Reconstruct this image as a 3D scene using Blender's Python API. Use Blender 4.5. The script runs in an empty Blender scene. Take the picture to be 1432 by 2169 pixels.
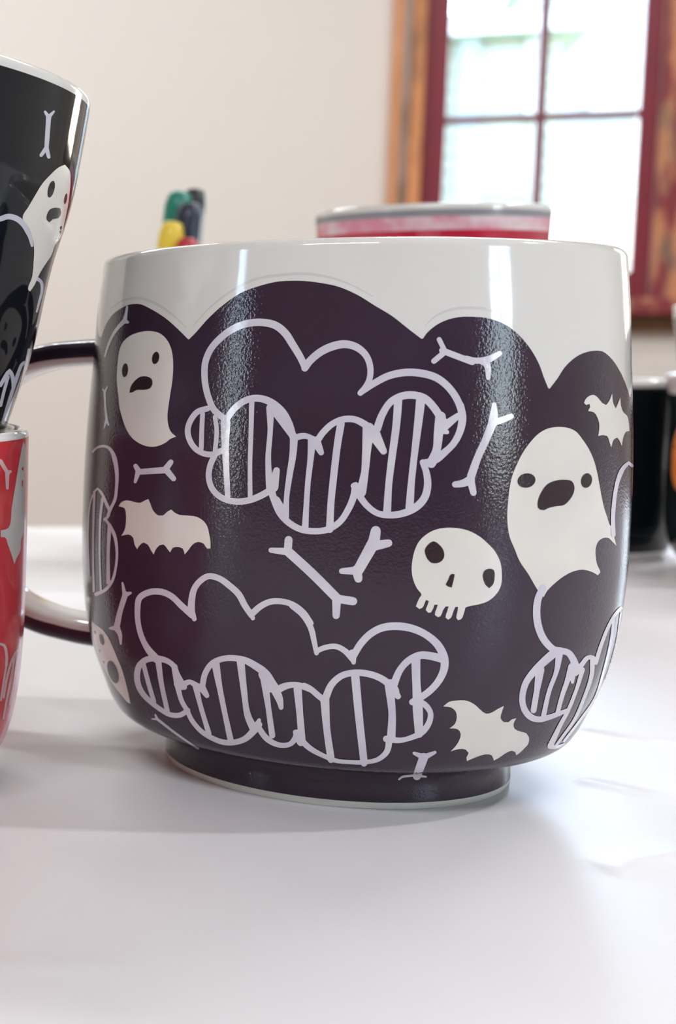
import bpy, bmesh, math, random
import numpy as np
from mathutils import Vector, Matrix
from mathutils.bvhtree import BVHTree
from mathutils.geometry import delaunay_2d_cdt

sc = bpy.context.scene
col = sc.collection
R = math.radians

# ------------------------------------------------------------------ camera
W, H_IMG = 1432, 2169
F_PX, CX, CY, PITCH = 3400.0, -531.55, 1084.5, 0.10972
CAM = Vector((-0.12485, -0.33601, 0.09106))
cam_data = bpy.data.cameras.new('camera')
cam = bpy.data.objects.new('camera', cam_data)
col.objects.link(cam)
cam.location = CAM
cam.rotation_euler = (math.pi / 2 - PITCH, 0, 0)
cam_data.sensor_fit = 'HORIZONTAL'
cam_data.sensor_width = 36.0
cam_data.lens = F_PX / W * 36.0
cam_data.shift_x = (W / 2 - CX) / W          # the photograph is an off-centre crop
cam_data.clip_start = 0.01
cam_data.dof.use_dof = True
cam_data.dof.focus_distance = 0.300
cam_data.dof.aperture_fstop = 36.0
sc.camera = cam

# ------------------------------------------------------------------ world, exposure
sc.view_settings.view_transform = 'Standard'
sc.view_settings.look = 'None'
sc.view_settings.exposure = 0.09
sc.view_settings.gamma = 1.0
sc.view_settings.use_curve_mapping = False
world = bpy.data.worlds.new('sky')
sc.world = world
world.use_nodes = True
wn, wl = world.node_tree.nodes, world.node_tree.links
wn.clear()
w_out = wn.new('ShaderNodeOutputWorld')
w_bg = wn.new('ShaderNodeBackground')
w_sky = wn.new('ShaderNodeTexSky')
w_sky.sky_type = 'NISHITA'
w_sky.sun_disc = False
w_sky.sun_elevation = R(48)
w_sky.sun_rotation = R(60)
w_sky.dust_density = 1.0
w_mix = wn.new('ShaderNodeMix'); w_mix.data_type = 'RGBA'
w_mix.inputs[0].default_value = 0.20                     # thin bright cloud over the blue
w_mix.inputs[7].default_value = (8.2, 9.4, 11.2, 1)
wl.new(w_sky.outputs[0], w_mix.inputs[6])
wl.new(w_mix.outputs[2], w_bg.inputs[0])
w_bg.inputs[1].default_value = 2.6
wl.new(w_bg.outputs[0], w_out.inputs[0])
SKY = w_bg
LAMP_W = 36.0        # watts of each ceiling panel
SPOT_W = 57.0
LAMP_COL = (0.95, 0.97, 1.0)

# room frame: s runs along the window wall, t runs from it into the room
ROOM_A = -math.atan(0.34)
P0 = Vector((0.494 * 3.3 + CAM.x, 3.3 + CAM.y, 0))
ES = Vector((math.cos(ROOM_A), math.sin(ROOM_A), 0))
ET = Vector((math.sin(ROOM_A), -math.cos(ROOM_A), 0))
def room(s, t, z): return P0 + ES * s + ET * t + Vector((0, 0, z))
ROOM_M = Matrix(((ES.x, -ET.x, 0, P0.x), (ES.y, -ET.y, 0, P0.y), (0, 0, 1, 0), (0, 0, 0, 1)))   # local (s, -t, z)
S0, S1, T1 = -2.8, 2.4, 6.2
Z_FLOOR, Z_CEIL = -0.75, 1.78

def ray(px, py):
    """direction of the view ray through a pixel of the photograph"""
    x = (px - CX) / F_PX; v = -(py - CY) / F_PX
    c, s = math.cos(PITCH), math.sin(PITCH)
    return Vector((x, c + v * s, v * c - s)).normalized()
def at_depth(px, py, d):
    r = ray(px, py); return CAM + r * (d / r.y)
def on_wall(px, py, t=0.0):
    r = ray(px, py); k = ((P0 + ET * t) - CAM).dot(ET) / r.dot(ET)
    p = CAM + r * k - P0
    return p.dot(ES), p.z

# ------------------------------------------------------------------ material helpers
MATS = {}
def mat(name, base=(0.8, 0.8, 0.8), rough=0.5, metal=0.0, coat=0.0, spec=0.5, bump=None, vary=None, build=None):
    m = bpy.data.materials.new(name); m.use_nodes = True
    nt = m.node_tree; b = nt.nodes['Principled BSDF']
    b.inputs['Base Color'].default_value = (*base, 1)
    b.inputs['Roughness'].default_value = rough
    b.inputs['Metallic'].default_value = metal
    b.inputs['Specular IOR Level'].default_value = spec
    b.inputs['Coat Weight'].default_value = coat
    b.inputs['Coat Roughness'].default_value = 0.04
    tc = nt.nodes.new('ShaderNodeTexCoord')
    if vary:                                   # (scale, second colour, contrast)
        n = nt.nodes.new('ShaderNodeTexNoise'); n.inputs['Scale'].default_value = vary[0]
        n.inputs['Detail'].default_value = 5
        r = nt.nodes.new('ShaderNodeValToRGB')
        r.color_ramp.elements[0].position = 0.5 - vary[2]; r.color_ramp.elements[1].position = 0.5 + vary[2]
        r.color_ramp.elements[0].color = (*base, 1); r.color_ramp.elements[1].color = (*vary[1], 1)
        nt.links.new(tc.outputs['Object'], n.inputs['Vector'])
        nt.links.new(n.outputs['Fac'], r.inputs[0]); nt.links.new(r.outputs[0], b.inputs['Base Color'])
    if bump:                                   # list of (scale, strength, distance)
        prev = None
        for scale, strength, dist in bump:
            n = nt.nodes.new('ShaderNodeTexNoise'); n.inputs['Scale'].default_value = scale
            n.inputs['Detail'].default_value = 2
            bp = nt.nodes.new('ShaderNodeBump'); bp.inputs['Strength'].default_value = strength
            bp.inputs['Distance'].default_value = dist
            nt.links.new(tc.outputs['Object'], n.inputs['Vector'])
            nt.links.new(n.outputs['Fac'], bp.inputs['Height'])
            if prev: nt.links.new(prev.outputs[0], bp.inputs['Normal'])
            prev = bp
        nt.links.new(prev.outputs[0], b.inputs['Normal'])
    if build: build(nt, b, tc)
    MATS[name] = m
    return m

def peeling(paint, wood, dark, scale, edge):
    """paint worn away to bare wood in blotches with dark, dirty grain"""
    def build(nt, b, tc):
        mp = nt.nodes.new('ShaderNodeMapping'); mp.inputs['Scale'].default_value = (1, 1, 0.3)
        nt.links.new(tc.outputs['Object'], mp.inputs['Vector'])
        n = nt.nodes.new('ShaderNodeTexNoise'); n.inputs['Scale'].default_value = scale; n.inputs['Detail'].default_value = 4
        r = nt.nodes.new('ShaderNodeValToRGB')
        r.color_ramp.elements[0].position = edge - 0.03; r.color_ramp.elements[1].position = edge + 0.03
        n2 = nt.nodes.new('ShaderNodeTexNoise'); n2.inputs['Scale'].default_value = scale * 2.3; n2.inputs['Detail'].default_value = 6
        r2 = nt.nodes.new('ShaderNodeValToRGB')
        r2.color_ramp.elements[0].position = 0.36; r2.color_ramp.elements[1].position = 0.52
        r2.color_ramp.elements[0].color = (*dark, 1); r2.color_ramp.elements[1].color = (*wood, 1)
        mx = nt.nodes.new('ShaderNodeMix'); mx.data_type = 'RGBA'
        mx.inputs[7].default_value = (*paint, 1)
        nt.links.new(mp.outputs[0], n.inputs['Vector']); nt.links.new(mp.outputs[0], n2.inputs['Vector'])
        nt.links.new(n.outputs['Fac'], r.inputs[0]); nt.links.new(n2.outputs['Fac'], r2.inputs[0])
        nt.links.new(r.outputs[0], mx.inputs[0]); nt.links.new(r2.outputs[0], mx.inputs[6])
        nt.links.new(mx.outputs[2], b.inputs['Base Color'])
    return build

M_WHITE = mat('white_glaze', (0.74, 0.715, 0.68), 0.09, coat=0.5, bump=[(160, 0.04, 0.001)], vary=(60, (0.70, 0.675, 0.645), 0.3))
M_SLIP = mat('purple_slip', (0.036, 0.019, 0.033), 0.06, spec=0.35, bump=[(2000, 0.13, 0.0004)],
             vary=(45, (0.046, 0.028, 0.048), 0.25))
M_LINE = mat('scratched_line', (0.58, 0.53, 0.62), 0.16, coat=0.25, bump=[(900, 0.08, 0.0004)], vary=(180, (0.66, 0.62, 0.66), 0.2))
M_CREAM = mat('cream_carving', (0.78, 0.725, 0.655), 0.18, coat=0.25, bump=[(500, 0.06, 0.0004)], vary=(90, (0.70, 0.655, 0.615), 0.25))
M_DARKDOT = mat('dark_dot', (0.034, 0.018, 0.022), 0.25, spec=0.25, bump=[(2200, 0.15, 0.0004)])
M_GUIDE = mat('faint_guide_line', (0.63, 0.59, 0.575), 0.12, coat=0.4)
M_BISQUE = mat('unglazed_clay', (0.70, 0.68, 0.62), 0.7, bump=[(1500, 0.1, 0.0003)])
M_BLACK = mat('black_glaze', (0.006, 0.008, 0.011), 0.06, spec=0.38, bump=[(120, 0.04, 0.001)])
M_BLACKLINE = mat('pale_line_on_black', (0.55, 0.54, 0.60), 0.12, coat=0.4)
M_RED = mat('red_slip', (0.55, 0.030, 0.040), 0.22, coat=0.3, bump=[(1500, 0.1, 0.0003)], vary=(70, (0.62, 0.06, 0.065), 0.25))
M_REDLINE = mat('pink_line_on_red', (0.66, 0.42, 0.42), 0.15, coat=0.3)
M_REDGHOST = mat('grey_cream_on_red', (0.58, 0.53, 0.49), 0.15, coat=0.3)
M_CRIMSON = mat('crimson_glaze', (0.42, 0.008, 0.030), 0.1, coat=0.5, vary=(60, (0.55, 0.03, 0.07), 0.2))
M_PINKBAND = mat('pink_lit_glaze', (0.70, 0.25, 0.33), 0.1, coat=0.5, vary=(90, (0.75, 0.62, 0.64), 0.12))  # whitish mottle paints window light onto the pink band
M_GREYRIM = mat('grey_rim_glaze', (0.26, 0.26, 0.28), 0.2, coat=0.2)
M_ORANGE = mat('orange_slip', (0.80, 0.27, 0.06), 0.2, coat=0.3)
M_GREENBLACK = mat('green_black_glaze', (0.008, 0.015, 0.014), 0.1, spec=0.4)
M_BLUEGREY = mat('blue_grey_glaze', (0.035, 0.055, 0.075), 0.1, spec=0.4)
M_TABLE = mat('white_table_cover', (0.78, 0.765, 0.775), 0.36, spec=0.42, bump=[(1400, 0.10, 0.0004), (60, 0.05, 0.002)],
              vary=(14, (0.75, 0.735, 0.75), 0.3))
M_LAMINATE = mat('table_laminate', (0.7, 0.69, 0.68), 0.5)
M_METAL = mat('table_steel', (0.35, 0.35, 0.36), 0.35, metal=1.0)
M_WALL = mat('plaster', (0.80, 0.765, 0.72), 0.85, bump=[(30, 0.08, 0.004)], vary=(2.0, (0.78, 0.745, 0.705), 0.3))
M_CEIL = mat('ceiling_paint', (0.80, 0.79, 0.77), 0.9)
M_FLOOR = mat('floor_boards', (0.30, 0.19, 0.11), 0.45, vary=(6, (0.24, 0.15, 0.085), 0.3))
M_MAROON = mat('maroon_paint', (0.26, 0.030, 0.050), 0.45, vary=(14, (0.22, 0.028, 0.046), 0.2))
M_MUNTIN = mat('muntin_paint', (0.24, 0.08, 0.10), 0.5)
M_PEEL = mat('worn_wood', rough=0.6, build=peeling((0.26, 0.03, 0.05), (0.70, 0.30, 0.12), (0.24, 0.12, 0.06), 9, 0.60))
M_PEEL2 = mat('worn_maroon', rough=0.55, build=peeling((0.25, 0.035, 0.05), (0.62, 0.27, 0.13), (0.22, 0.14, 0.10), 16, 0.52))
M_WOOD = mat('bare_orange_wood', (0.70, 0.34, 0.17), 0.6, vary=(20, (0.60, 0.27, 0.12), 0.2))
M_BROWN = mat('brown_wood', (0.17, 0.10, 0.055), 0.6, vary=(22, (0.24, 0.14, 0.08), 0.2))
M_GAPSTRIP = mat('pale_gap_strip', rough=0.7, build=peeling((0.62, 0.54, 0.48), (0.15, 0.09, 0.05), (0.10, 0.07, 0.045), 5, 0.43))  # for the gap between casing boards, its dark depth coloured in
def glass_build(nt, b, tc):
    out = nt.nodes['Material Output']
    tr = nt.nodes.new('ShaderNodeBsdfTransparent'); tr.inputs[0].default_value = (0.96, 0.98, 0.97, 1)
    gl = nt.nodes.new('ShaderNodeBsdfGlossy'); gl.inputs['Roughness'].default_value = 0.02
    fr = nt.nodes.new('ShaderNodeFresnel'); fr.inputs[0].default_value = 1.45
    mx = nt.nodes.new('ShaderNodeMixShader')
    nt.links.new(fr.outputs[0], mx.inputs[0]); nt.links.new(tr.outputs[0], mx.inputs[1]); nt.links.new(gl.outputs[0], mx.inputs[2])
    nt.links.new(mx.outputs[0], out.inputs['Surface'])
M_GLASS = mat('window_glass', build=glass_build)

# ------------------------------------------------------------------ object helpers
def link(o, parent=None, parent_inv=True):
    col.objects.link(o)
    if parent is not None:
        o.parent = parent
    return o
def mesh_obj(name, verts, faces, mats, parent=None, smooth=False, fmat=None, normals=None):
    me = bpy.data.meshes.new(name)
    me.from_pydata([tuple(v) for v in verts], [], faces)
    for m in (mats if isinstance(mats, (list, tuple)) else [mats]): me.materials.append(m)
    if fmat is not None: me.polygons.foreach_set('material_index', list(fmat))
    if smooth: me.polygons.foreach_set('use_smooth', [True] * len(me.polygons))
    me.update()
    if normals is not None: me.normals_split_custom_set_from_vertices([tuple(n) for n in normals])
    o = bpy.data.objects.new(name, me)
    return link(o, parent)
def tag(o, label=None, cat=None, group=None, kind=None):
    if label: o['label'] = label
    if cat: o['category'] = cat
    if group: o['group'] = group
    if kind: o['kind'] = kind
    return o
def empty(name, loc=(0, 0, 0), rot=(0, 0, 0)):
    o = bpy.data.objects.new(name, None); o.empty_display_size = 0.02
    o.location = loc; o.rotation_euler = rot
    return link(o)
class MB:
    """collects boxes and builds them as one mesh"""
    def __init__(s): s.v = []; s.f = []
    def box(s, x0, x1, y0, y1, z0, z1):
        b = len(s.v)
        s.v += [(x, y, z) for z in (z0, z1) for x, y in ((x0, y0), (x1, y0), (x1, y1), (x0, y1))]
        s.f += [tuple(b + i for i in q) for q in ((3, 2, 1, 0), (4, 5, 6, 7), (0, 1, 5, 4), (1, 2, 6, 5), (2, 3, 7, 6), (3, 0, 4, 7))]
        return s
    def build(s, name, m, parent=None, bevel=0.0, room_frame=False):
        o = mesh_obj(name, s.v, s.f, m, parent)
        if room_frame: o.matrix_world = ROOM_M
        if bevel:
            md = o.modifiers.new('bevel', 'BEVEL'); md.width = bevel; md.segments = 2; md.limit_method = 'ANGLE'
        return o

def smooth_profile(pts, n=260):
    """Catmull-Rom style smoothing of (r, z) points, dense result"""
    P = np.array(pts, float)
    d = np.concatenate([[0], np.cumsum(np.linalg.norm(np.diff(P, axis=0), axis=1))])
    m = np.gradient(P, d, axis=0)
    t = np.linspace(0, d[-1], n)
    i = np.clip(np.searchsorted(d, t, side='right') - 1, 0, len(P) - 2)
    h = (d[i + 1] - d[i])[:, None]; u = ((t - d[i]) / (d[i + 1] - d[i]))[:, None]
    return ((2*u**3 - 3*u**2 + 1) * P[i] + (u**3 - 2*u**2 + u) * h * m[i] + (-2*u**3 + 3*u**2) * P[i+1] + (u**3 - u**2) * h * m[i+1])

class Pot:
    """A thrown pot: outer wall (z rising), rounded lip, inner wall, in its own frame `mw`."""
    def __init__(s, name, outer, wall, mw, mats, parent, seg=256, inner_floor=None, lip=0.0018, warp=None):
        s.warp = warp or (lambda th, z: 0.0)
        s.mw = mw; s.imw = mw.inverted()
        s.out = outer                                  # dense (r, z), z strictly rising
        rt, zt = outer[-1]
        lipc = [(rt - lip + lip * math.cos(a), zt + lip * math.sin(a)) for a in np.linspace(0.2, math.pi, 9)]
        inn = [(max(r - wall, 0.002), z) for r, z in outer[::-6] if z > (inner_floor if inner_floor is not None else outer[0][1] + 0.008)]
        inn = [(r + (rt - 2 * lip - inn[0][0]), z) if k == 0 else (r, z) for k, (r, z) in enumerate(inn)]
        prof = [(0.0005, outer[0][1] + 0.0015), (outer[0][0] - 0.004, outer[0][1] + 0.0015), (outer[0][0] - 0.003, outer[0][1])]
        k0 = len(prof)
        prof += [tuple(p) for p in outer]; k1 = len(prof)
        prof += lipc + inn + [(0.0005, inn[-1][1] - 0.001)]
        v = []; f = []; n = len(prof)
        ca = [(math.cos(2*math.pi*i/seg), math.sin(2*math.pi*i/seg)) for i in range(seg)]
        for r, z in prof: v += [(r*c, r*q, z + s.warp(math.atan2(q, c), z)) for c, q in ca]
        for j in range(n - 1):
            for i in range(seg):
                i2 = (i + 1) % seg
                f.append((j*seg+i, j*seg+i2, (j+1)*seg+i2, (j+1)*seg+i))
        s.obj = mesh_obj(name, v, f, mats, parent, smooth=True)
        s.bv = BVHTree.FromPolygons(v[k0*seg:k1*seg], [tuple(a for a in ((j*seg+i), (j*seg+(i+1) % seg), ((j+1)*seg+(i+1) % seg), ((j+1)*seg+i))) for j in range(k1-k0-1) for i in range(seg)])
        s.level = 0
        o = s.out; s.dr = np.gradient(o[:, 0], o[:, 1])
    def surf(s, th, z, off):
        """point and normal on the outer wall, raised by off"""
        r = np.interp(z, s.out[:, 1], s.out[:, 0]); d = np.interp(z, s.out[:, 1], s.dr)
        k = 1 / math.sqrt(1 + d*d); c, q = math.cos(th), math.sin(th)
        n = (c*k, q*k, -d*k)
        return (r*c + n[0]*off, r*q + n[1]*off, z + n[2]*off + s.warp(th, z)), n
    def hit(s, px, py):
        o = s.imw @ CAM; d = (s.imw.to_3x3() @ ray(px, py)).normalized()
        h = s.bv.ray_cast(o, d)
        if h[0] is None: return None
        p = h[0]
        th = math.atan2(p.y, p.x); z = p.z
        for _ in range(2): z = p.z - s.warp(th, z)
        return th, z
    # -- decoration: everything is laid onto the wall itself
    def _emit(s, acc, pts, faces, off):
        V, F, N = acc; idx = {}
        for k, p in enumerate(pts):
            h = s.hit(*p)
            if h is None: continue
            P, n = s.surf(h[0], h[1], off); idx[k] = len(V); V.append(P); N.append(n)
        for fc in faces:
            if all(i in idx for i in fc): F.append(tuple(idx[i] for i in fc))
    def next_off(s, base):
        s.level += 1; return base + s.level * 4e-7
    def fill(s, acc, poly, base=8e-5, grid=9.0, smooth=True):
        P = densify(poly, 5.0, closed=True, smooth=smooth)
        n = len(P); A = np.array(P)
        x0, y0 = A.min(0); x1, y1 = A.max(0)
        pts = [Vector(p) for p in P]
        gx = np.arange(x0 + grid/2, x1, grid); gy = np.arange(y0 + grid/2, y1, grid)
        for gxv in gx:
            for gyv in gy:
                if inside(A, gxv, gyv) and np.hypot(A[:, 0]-gxv, A[:, 1]-gyv).min() > 3.0: pts.append(Vector((gxv, gyv)))
        res = delaunay_2d_cdt(pts, [(i, (i+1) % n) for i in range(n)], [], 1, 1e-4)
        s._emit(acc, [tuple(p) for p in res[0]], [fc for fc in flip(res[0], res[2])], s.next_off(base))
    def stroke(s, acc, pts, w, base=6e-5, caps=True, smooth=True):
        P = np.array(densify(pts, 4.0, smooth=smooth)) if len(pts) > 1 else np.array(pts)
        wd = np.interp(np.linspace(0, 1, len(P)), np.linspace(0, 1, len(w)), w) if isinstance(w, (list, tuple)) else np.full(len(P), float(w))
        T = np.gradient(P, axis=0); T /= np.maximum(np.linalg.norm(T, axis=1), 1e-6)[:, None]
        Nn = np.stack([-T[:, 1], T[:, 0]], 1)
        rows = []
        if caps:
            for a in np.linspace(-math.pi/2, -0.25, 5)[:-1]:
                rows.append((P[0] + T[0]*math.sin(a)*wd[0]/2, Nn[0]*math.cos(a)*wd[0]/2))
        for p, nn, q in zip(P, Nn, wd): rows.append((p, nn*q/2))
        if caps:
            for a in np.linspace(0.25, math.pi/2, 5)[1:]:
                rows.append((P[-1] + T[-1]*math.sin(a)*wd[-1]/2, Nn[-1]*math.cos(a)*wd[-1]/2))
        pts2 = []; fc = []
        for c, e in rows: pts2 += [tuple(c + e*k) for k in (-1, -0.33, 0.33, 1)]
        for j in range(len(rows)-1):
            for k in range(3): fc.append((j*4+k, j*4+k+1, j*4+k+5, j*4+k+4))
        off = s.next_off(base)
        s._emit(acc, pts2, fc, off)
    def decal(s, name, acc, m, parent):
        V, F, N = acc
        if not F: return None
        o = mesh_obj(name, V, F, m, parent, smooth=True, normals=N)
        return o

def flip(P, faces):
    out = []
    for f in faces:
        a, b, c = (P[i] for i in f[:3])
        cr = (b[0]-a[0])*(c[1]-a[1]) - (b[1]-a[1])*(c[0]-a[0])
        out.append(tuple(f) if cr < 0 else tuple(reversed(f)))
    return out
def inside(A, x, y):
    x0, y0 = A[:, 0], A[:, 1]; x1, y1 = np.roll(x0, -1), np.roll(y0, -1)
    c = ((y0 > y) != (y1 > y)) & (x < (x1-x0)*(y-y0)/(y1-y0+1e-12)+x0)
    return bool(c.sum() % 2)
def densify(pts, step, closed=False, smooth=True):
    P = [np.array(p, float) for p in pts]; n = len(P); out = []
    segs = n if closed else n - 1
    for i in range(segs):
        p1, p2 = P[i], P[(i+1) % n]
        p0 = P[(i-1) % n] if (closed or i > 0) else p1
        p3 = P[(i+2) % n] if (closed or i+2 < n) else p2
        L = np.linalg.norm(p2-p1); k = max(1, int(L/step))
        # corners stay sharp: no tangent through a turn of more than 75 degrees
        def tang(a, b, c):
            u, v = b-a, c-b; lu, lv = np.linalg.norm(u), np.linalg.norm(v)
            if lu < 1e-6 or lv < 1e-6: return None
            if np.dot(u, v)/(lu*lv) < 0.35: return None
            return (u/lu + v/lv)/2
        t1 = tang(p0, p1, p2) if smooth else None; t2 = tang(p1, p2, p3) if smooth else None
        dr = (p2-p1)/max(L, 1e-6)
        m1 = (t1 if t1 is not None else dr)*L; m2 = (t2 if t2 is not None else dr)*L
        for j in range(k):
            u = j/k
            out.append(tuple((2*u**3-3*u**2+1)*p1 + (u**3-2*u**2+u)*m1 + (-2*u**3+3*u**2)*p2 + (u**3-u**2)*m2))
    if not closed: out.append(tuple(P[-1]))
    return out
def Z(x0, y0, s):
    """close-up frame: points read off an enlarged crop, back to photograph pixels"""
    return (lambda pts: [(x0+x/s, y0+y/s) for x, y in pts]), (lambda w: [q/s for q in w] if isinstance(w, (list, tuple)) else w/s)
def ell(cx, cy, rx, ry, tilt=0, n=22):
    a = R(tilt)
    return [(cx+rx*math.cos(t)*math.cos(a)-ry*math.sin(t)*math.sin(a), cy+rx*math.cos(t)*math.sin(a)+ry*math.sin(t)*math.cos(a)) for t in np.linspace(0, 2*math.pi, n, endpoint=False)]
def acc(): return ([], [], [])

# ------------------------------------------------------------------ room shell
def wall_with_holes(name, a0, a1, z0, z1, holes, plane, thick=0.12):
    """plane(a, depth, z) -> local room point; holes are (a0, a1, z0, z1)"""
    mb = MB(); hs = sorted(holes)
    def bx(p, q, r_, t_):
        if q-p < 1e-4 or t_-r_ < 1e-4: return
        b = len(mb.v)
        for z in (r_, t_):
            for a, d in ((p, 0), (q, 0), (q, thick), (p, thick)): mb.v.append(plane(a, d, z))
        mb.f.extend(tuple(b+i for i in q4) for q4 in ((3, 2, 1, 0), (4, 5, 6, 7), (0, 1, 5, 4), (1, 2, 6, 5), (2, 3, 7, 6), (3, 0, 4, 7)))
    cur = a0
    for h in hs:
        bx(cur, h[0], z0, z1); bx(h[0], h[1], z0, h[2]); bx(h[0], h[1], h[3], z1); cur = h[1]
    bx(cur, a1, z0, z1)
    o = mb.build(name, M_WALL); o.matrix_world = ROOM_M
    bm = bmesh.new(); bm.from_mesh(o.data); bmesh.ops.recalc_face_normals(bm, faces=bm.faces); bm.to_mesh(o.data); bm.free()
    return tag(o, kind='structure')

# the window in view: its lines measured on the wall
WL = on_wall(944, 300)[0]; WR = on_wall(1366, 60)[0]           # glass edges
WM = on_wall(1149, 200)[0]
WZM = on_wall(1149, 246)[1]
WZ0 = on_wall(1330, 575)[1]
PANE_H = WZM - WZ0
WZ1 = WZM + 2 * PANE_H
CASE_L = on_wall(827, 200)[0]; BEAD_L = on_wall(850, 200)[0]; STRIP_L = on_wall(868, 200)[0]; FRAME_L = on_wall(893, 200)[0]
FRAME_R = on_wall(1411, 100)[0]
SILL_Z0 = on_wall(1380, 703)[1]; SILL_Z1 = on_wall(1380, 668)[1]; SILL_Z2 = on_wall(1380, 632)[1]
hole1 = (FRAME_L + 0.005, FRAME_R - 0.005, SILL_Z2 - 0.02, WZ1 + 0.06)
hole2 = (1.05, 1.75, hole1[2], WZ1 + 0.06)                       # its neighbour, right of the frame
win3 = (4.50, 5.25, 0.02, 1.25)                                  # right wall (along t)
win4 = (5.12, 5.95, -0.05, 1.1)                                  # left wall
wall_with_holes('wall_back', S0, S1, Z_FLOOR, Z_CEIL, [hole1, hole2], lambda a, d, z: (a, d, z))
wall_with_holes('wall_right', 0, T1, Z_FLOOR, Z_CEIL, [win3], lambda a, d, z: (S1 + d, -a, z))
wall_with_holes('wall_left', 0, T1, Z_FLOOR, Z_CEIL, [win4], lambda a, d, z: (S0 - d, -a, z))
wall_with_holes('wall_front', S0, S1, Z_FLOOR, Z_CEIL, [], lambda a, d, z: (a, -T1 - d, z)).data.materials[0] = mat('reflection_cut_dark', (0.10, 0.065, 0.045), 0.6, vary=(5, (0.13, 0.085, 0.06), 0.3))  # unseen wall, made dark to keep reflections in the glazes low
tag(MB().box(S0-.12, S1+.12, -T1-.12, .12, Z_FLOOR-.1, Z_FLOOR).build('floor', M_FLOOR, room_frame=True), kind='structure')
tag(MB().box(S0-.12, S1+.12, -T1-.12, .12, Z_CEIL, Z_CEIL+.1).build('ceiling', M_CEIL, room_frame=True), kind='structure')
tag(MB().box(S0, S1, -0.018, 0, Z_FLOOR, Z_FLOOR+.12).build('baseboard_back', M_MAROON, room_frame=True), kind='structure')

def rp(root):           # root empty in the room frame
    root.matrix_world = ROOM_M; return root
# --- window 1 (seen)
w1 = tag(rp(empty('window_1')), kind='structure')
fr = 0.06   # depth of the sash behind the wall face
def wbox(root, name, m, *b, bevel=0.0): return MB().box(*b).build(name, m, root, bevel)
ztop = WZ1 + 0.05
wbox(w1, 'casing_bead', M_WOOD, CASE_L, BEAD_L, -0.030, 0.0, SILL_Z2, ztop+.1, bevel=0.004)
wbox(w1, 'gap_strip', M_GAPSTRIP, BEAD_L, STRIP_L, -0.008, 0.0, SILL_Z2, ztop+.1)  # strip standing in for the gap beside the bead
wbox(w1, 'casing_board', M_PEEL, STRIP_L, FRAME_L+.004, -0.022, 0.02, SILL_Z2, ztop+.1, bevel=0.003)
wbox(w1, 'casing_board', M_PEEL2, FRAME_R-.004, FRAME_R+.055, -0.022, 0.02, SILL_Z2, ztop+.1, bevel=0.003)
wbox(w1, 'casing_bead', M_WOOD, FRAME_R+.055, FRAME_R+.08, -0.030, 0.0, SILL_Z2, ztop+.1, bevel=0.004)
wbox(w1, 'head_casing', M_PEEL, CASE_L, FRAME_R+.08, -0.032, 0.0, ztop+.1, ztop+.19, bevel=0.004)
wbox(w1, 'sash_stile', M_MAROON, FRAME_L+.004, WL, 0.0, .045, SILL_Z2, ztop, bevel=0.004)
wbox(w1, 'sash_stile', M_MAROON, WR, FRAME_R-.004, 0.0, .045, SILL_Z2, ztop, bevel=0.004)
wbox(w1, 'bottom_rail', M_PEEL2, WL, WR, 0.002, .045, SILL_Z2, WZ0, bevel=0.004)
wbox(w1, 'top_rail', M_MAROON, WL, WR, 0.002, .045, WZ1, ztop, bevel=0.004)
mw_ = 0.0095
wbox(w1, 'vertical_muntin', M_MUNTIN, WM-mw_, WM+mw_, 0.006, .036, WZ0, WZ1, bevel=0.003)
for k in (0, 1):
    zz = WZM + k*PANE_H
    wbox(w1, 'cross_muntin', M_MUNTIN, WL, WM-mw_, 0.008, .034, zz-.008, zz+.008, bevel=0.003)
    wbox(w1, 'cross_muntin', M_MUNTIN, WM+mw_, WR, 0.008, .034, zz-.008, zz+.008, bevel=0.003)
for k in range(3):
    for a, b in ((WL, WM-mw_), (WM+mw_, WR)):
        wbox(w1, 'pane', M_GLASS, a, b, .020, .023, WZ0+k*PANE_H+(.008 if k else 0), WZ0+(k+1)*PANE_H-.008)
sill = wbox(w1, 'sill', M_PEEL2, CASE_L-.03, FRAME_R+.11, -0.055, 0.06, SILL_Z1, SILL_Z2, bevel=0.005)
wbox(w1, 'apron', M_BROWN, CASE_L-.01, FRAME_R+.09, -0.020, 0.0, SILL_Z0, SILL_Z1, bevel=0.004)  # the brown also holds the shade under the sill

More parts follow.
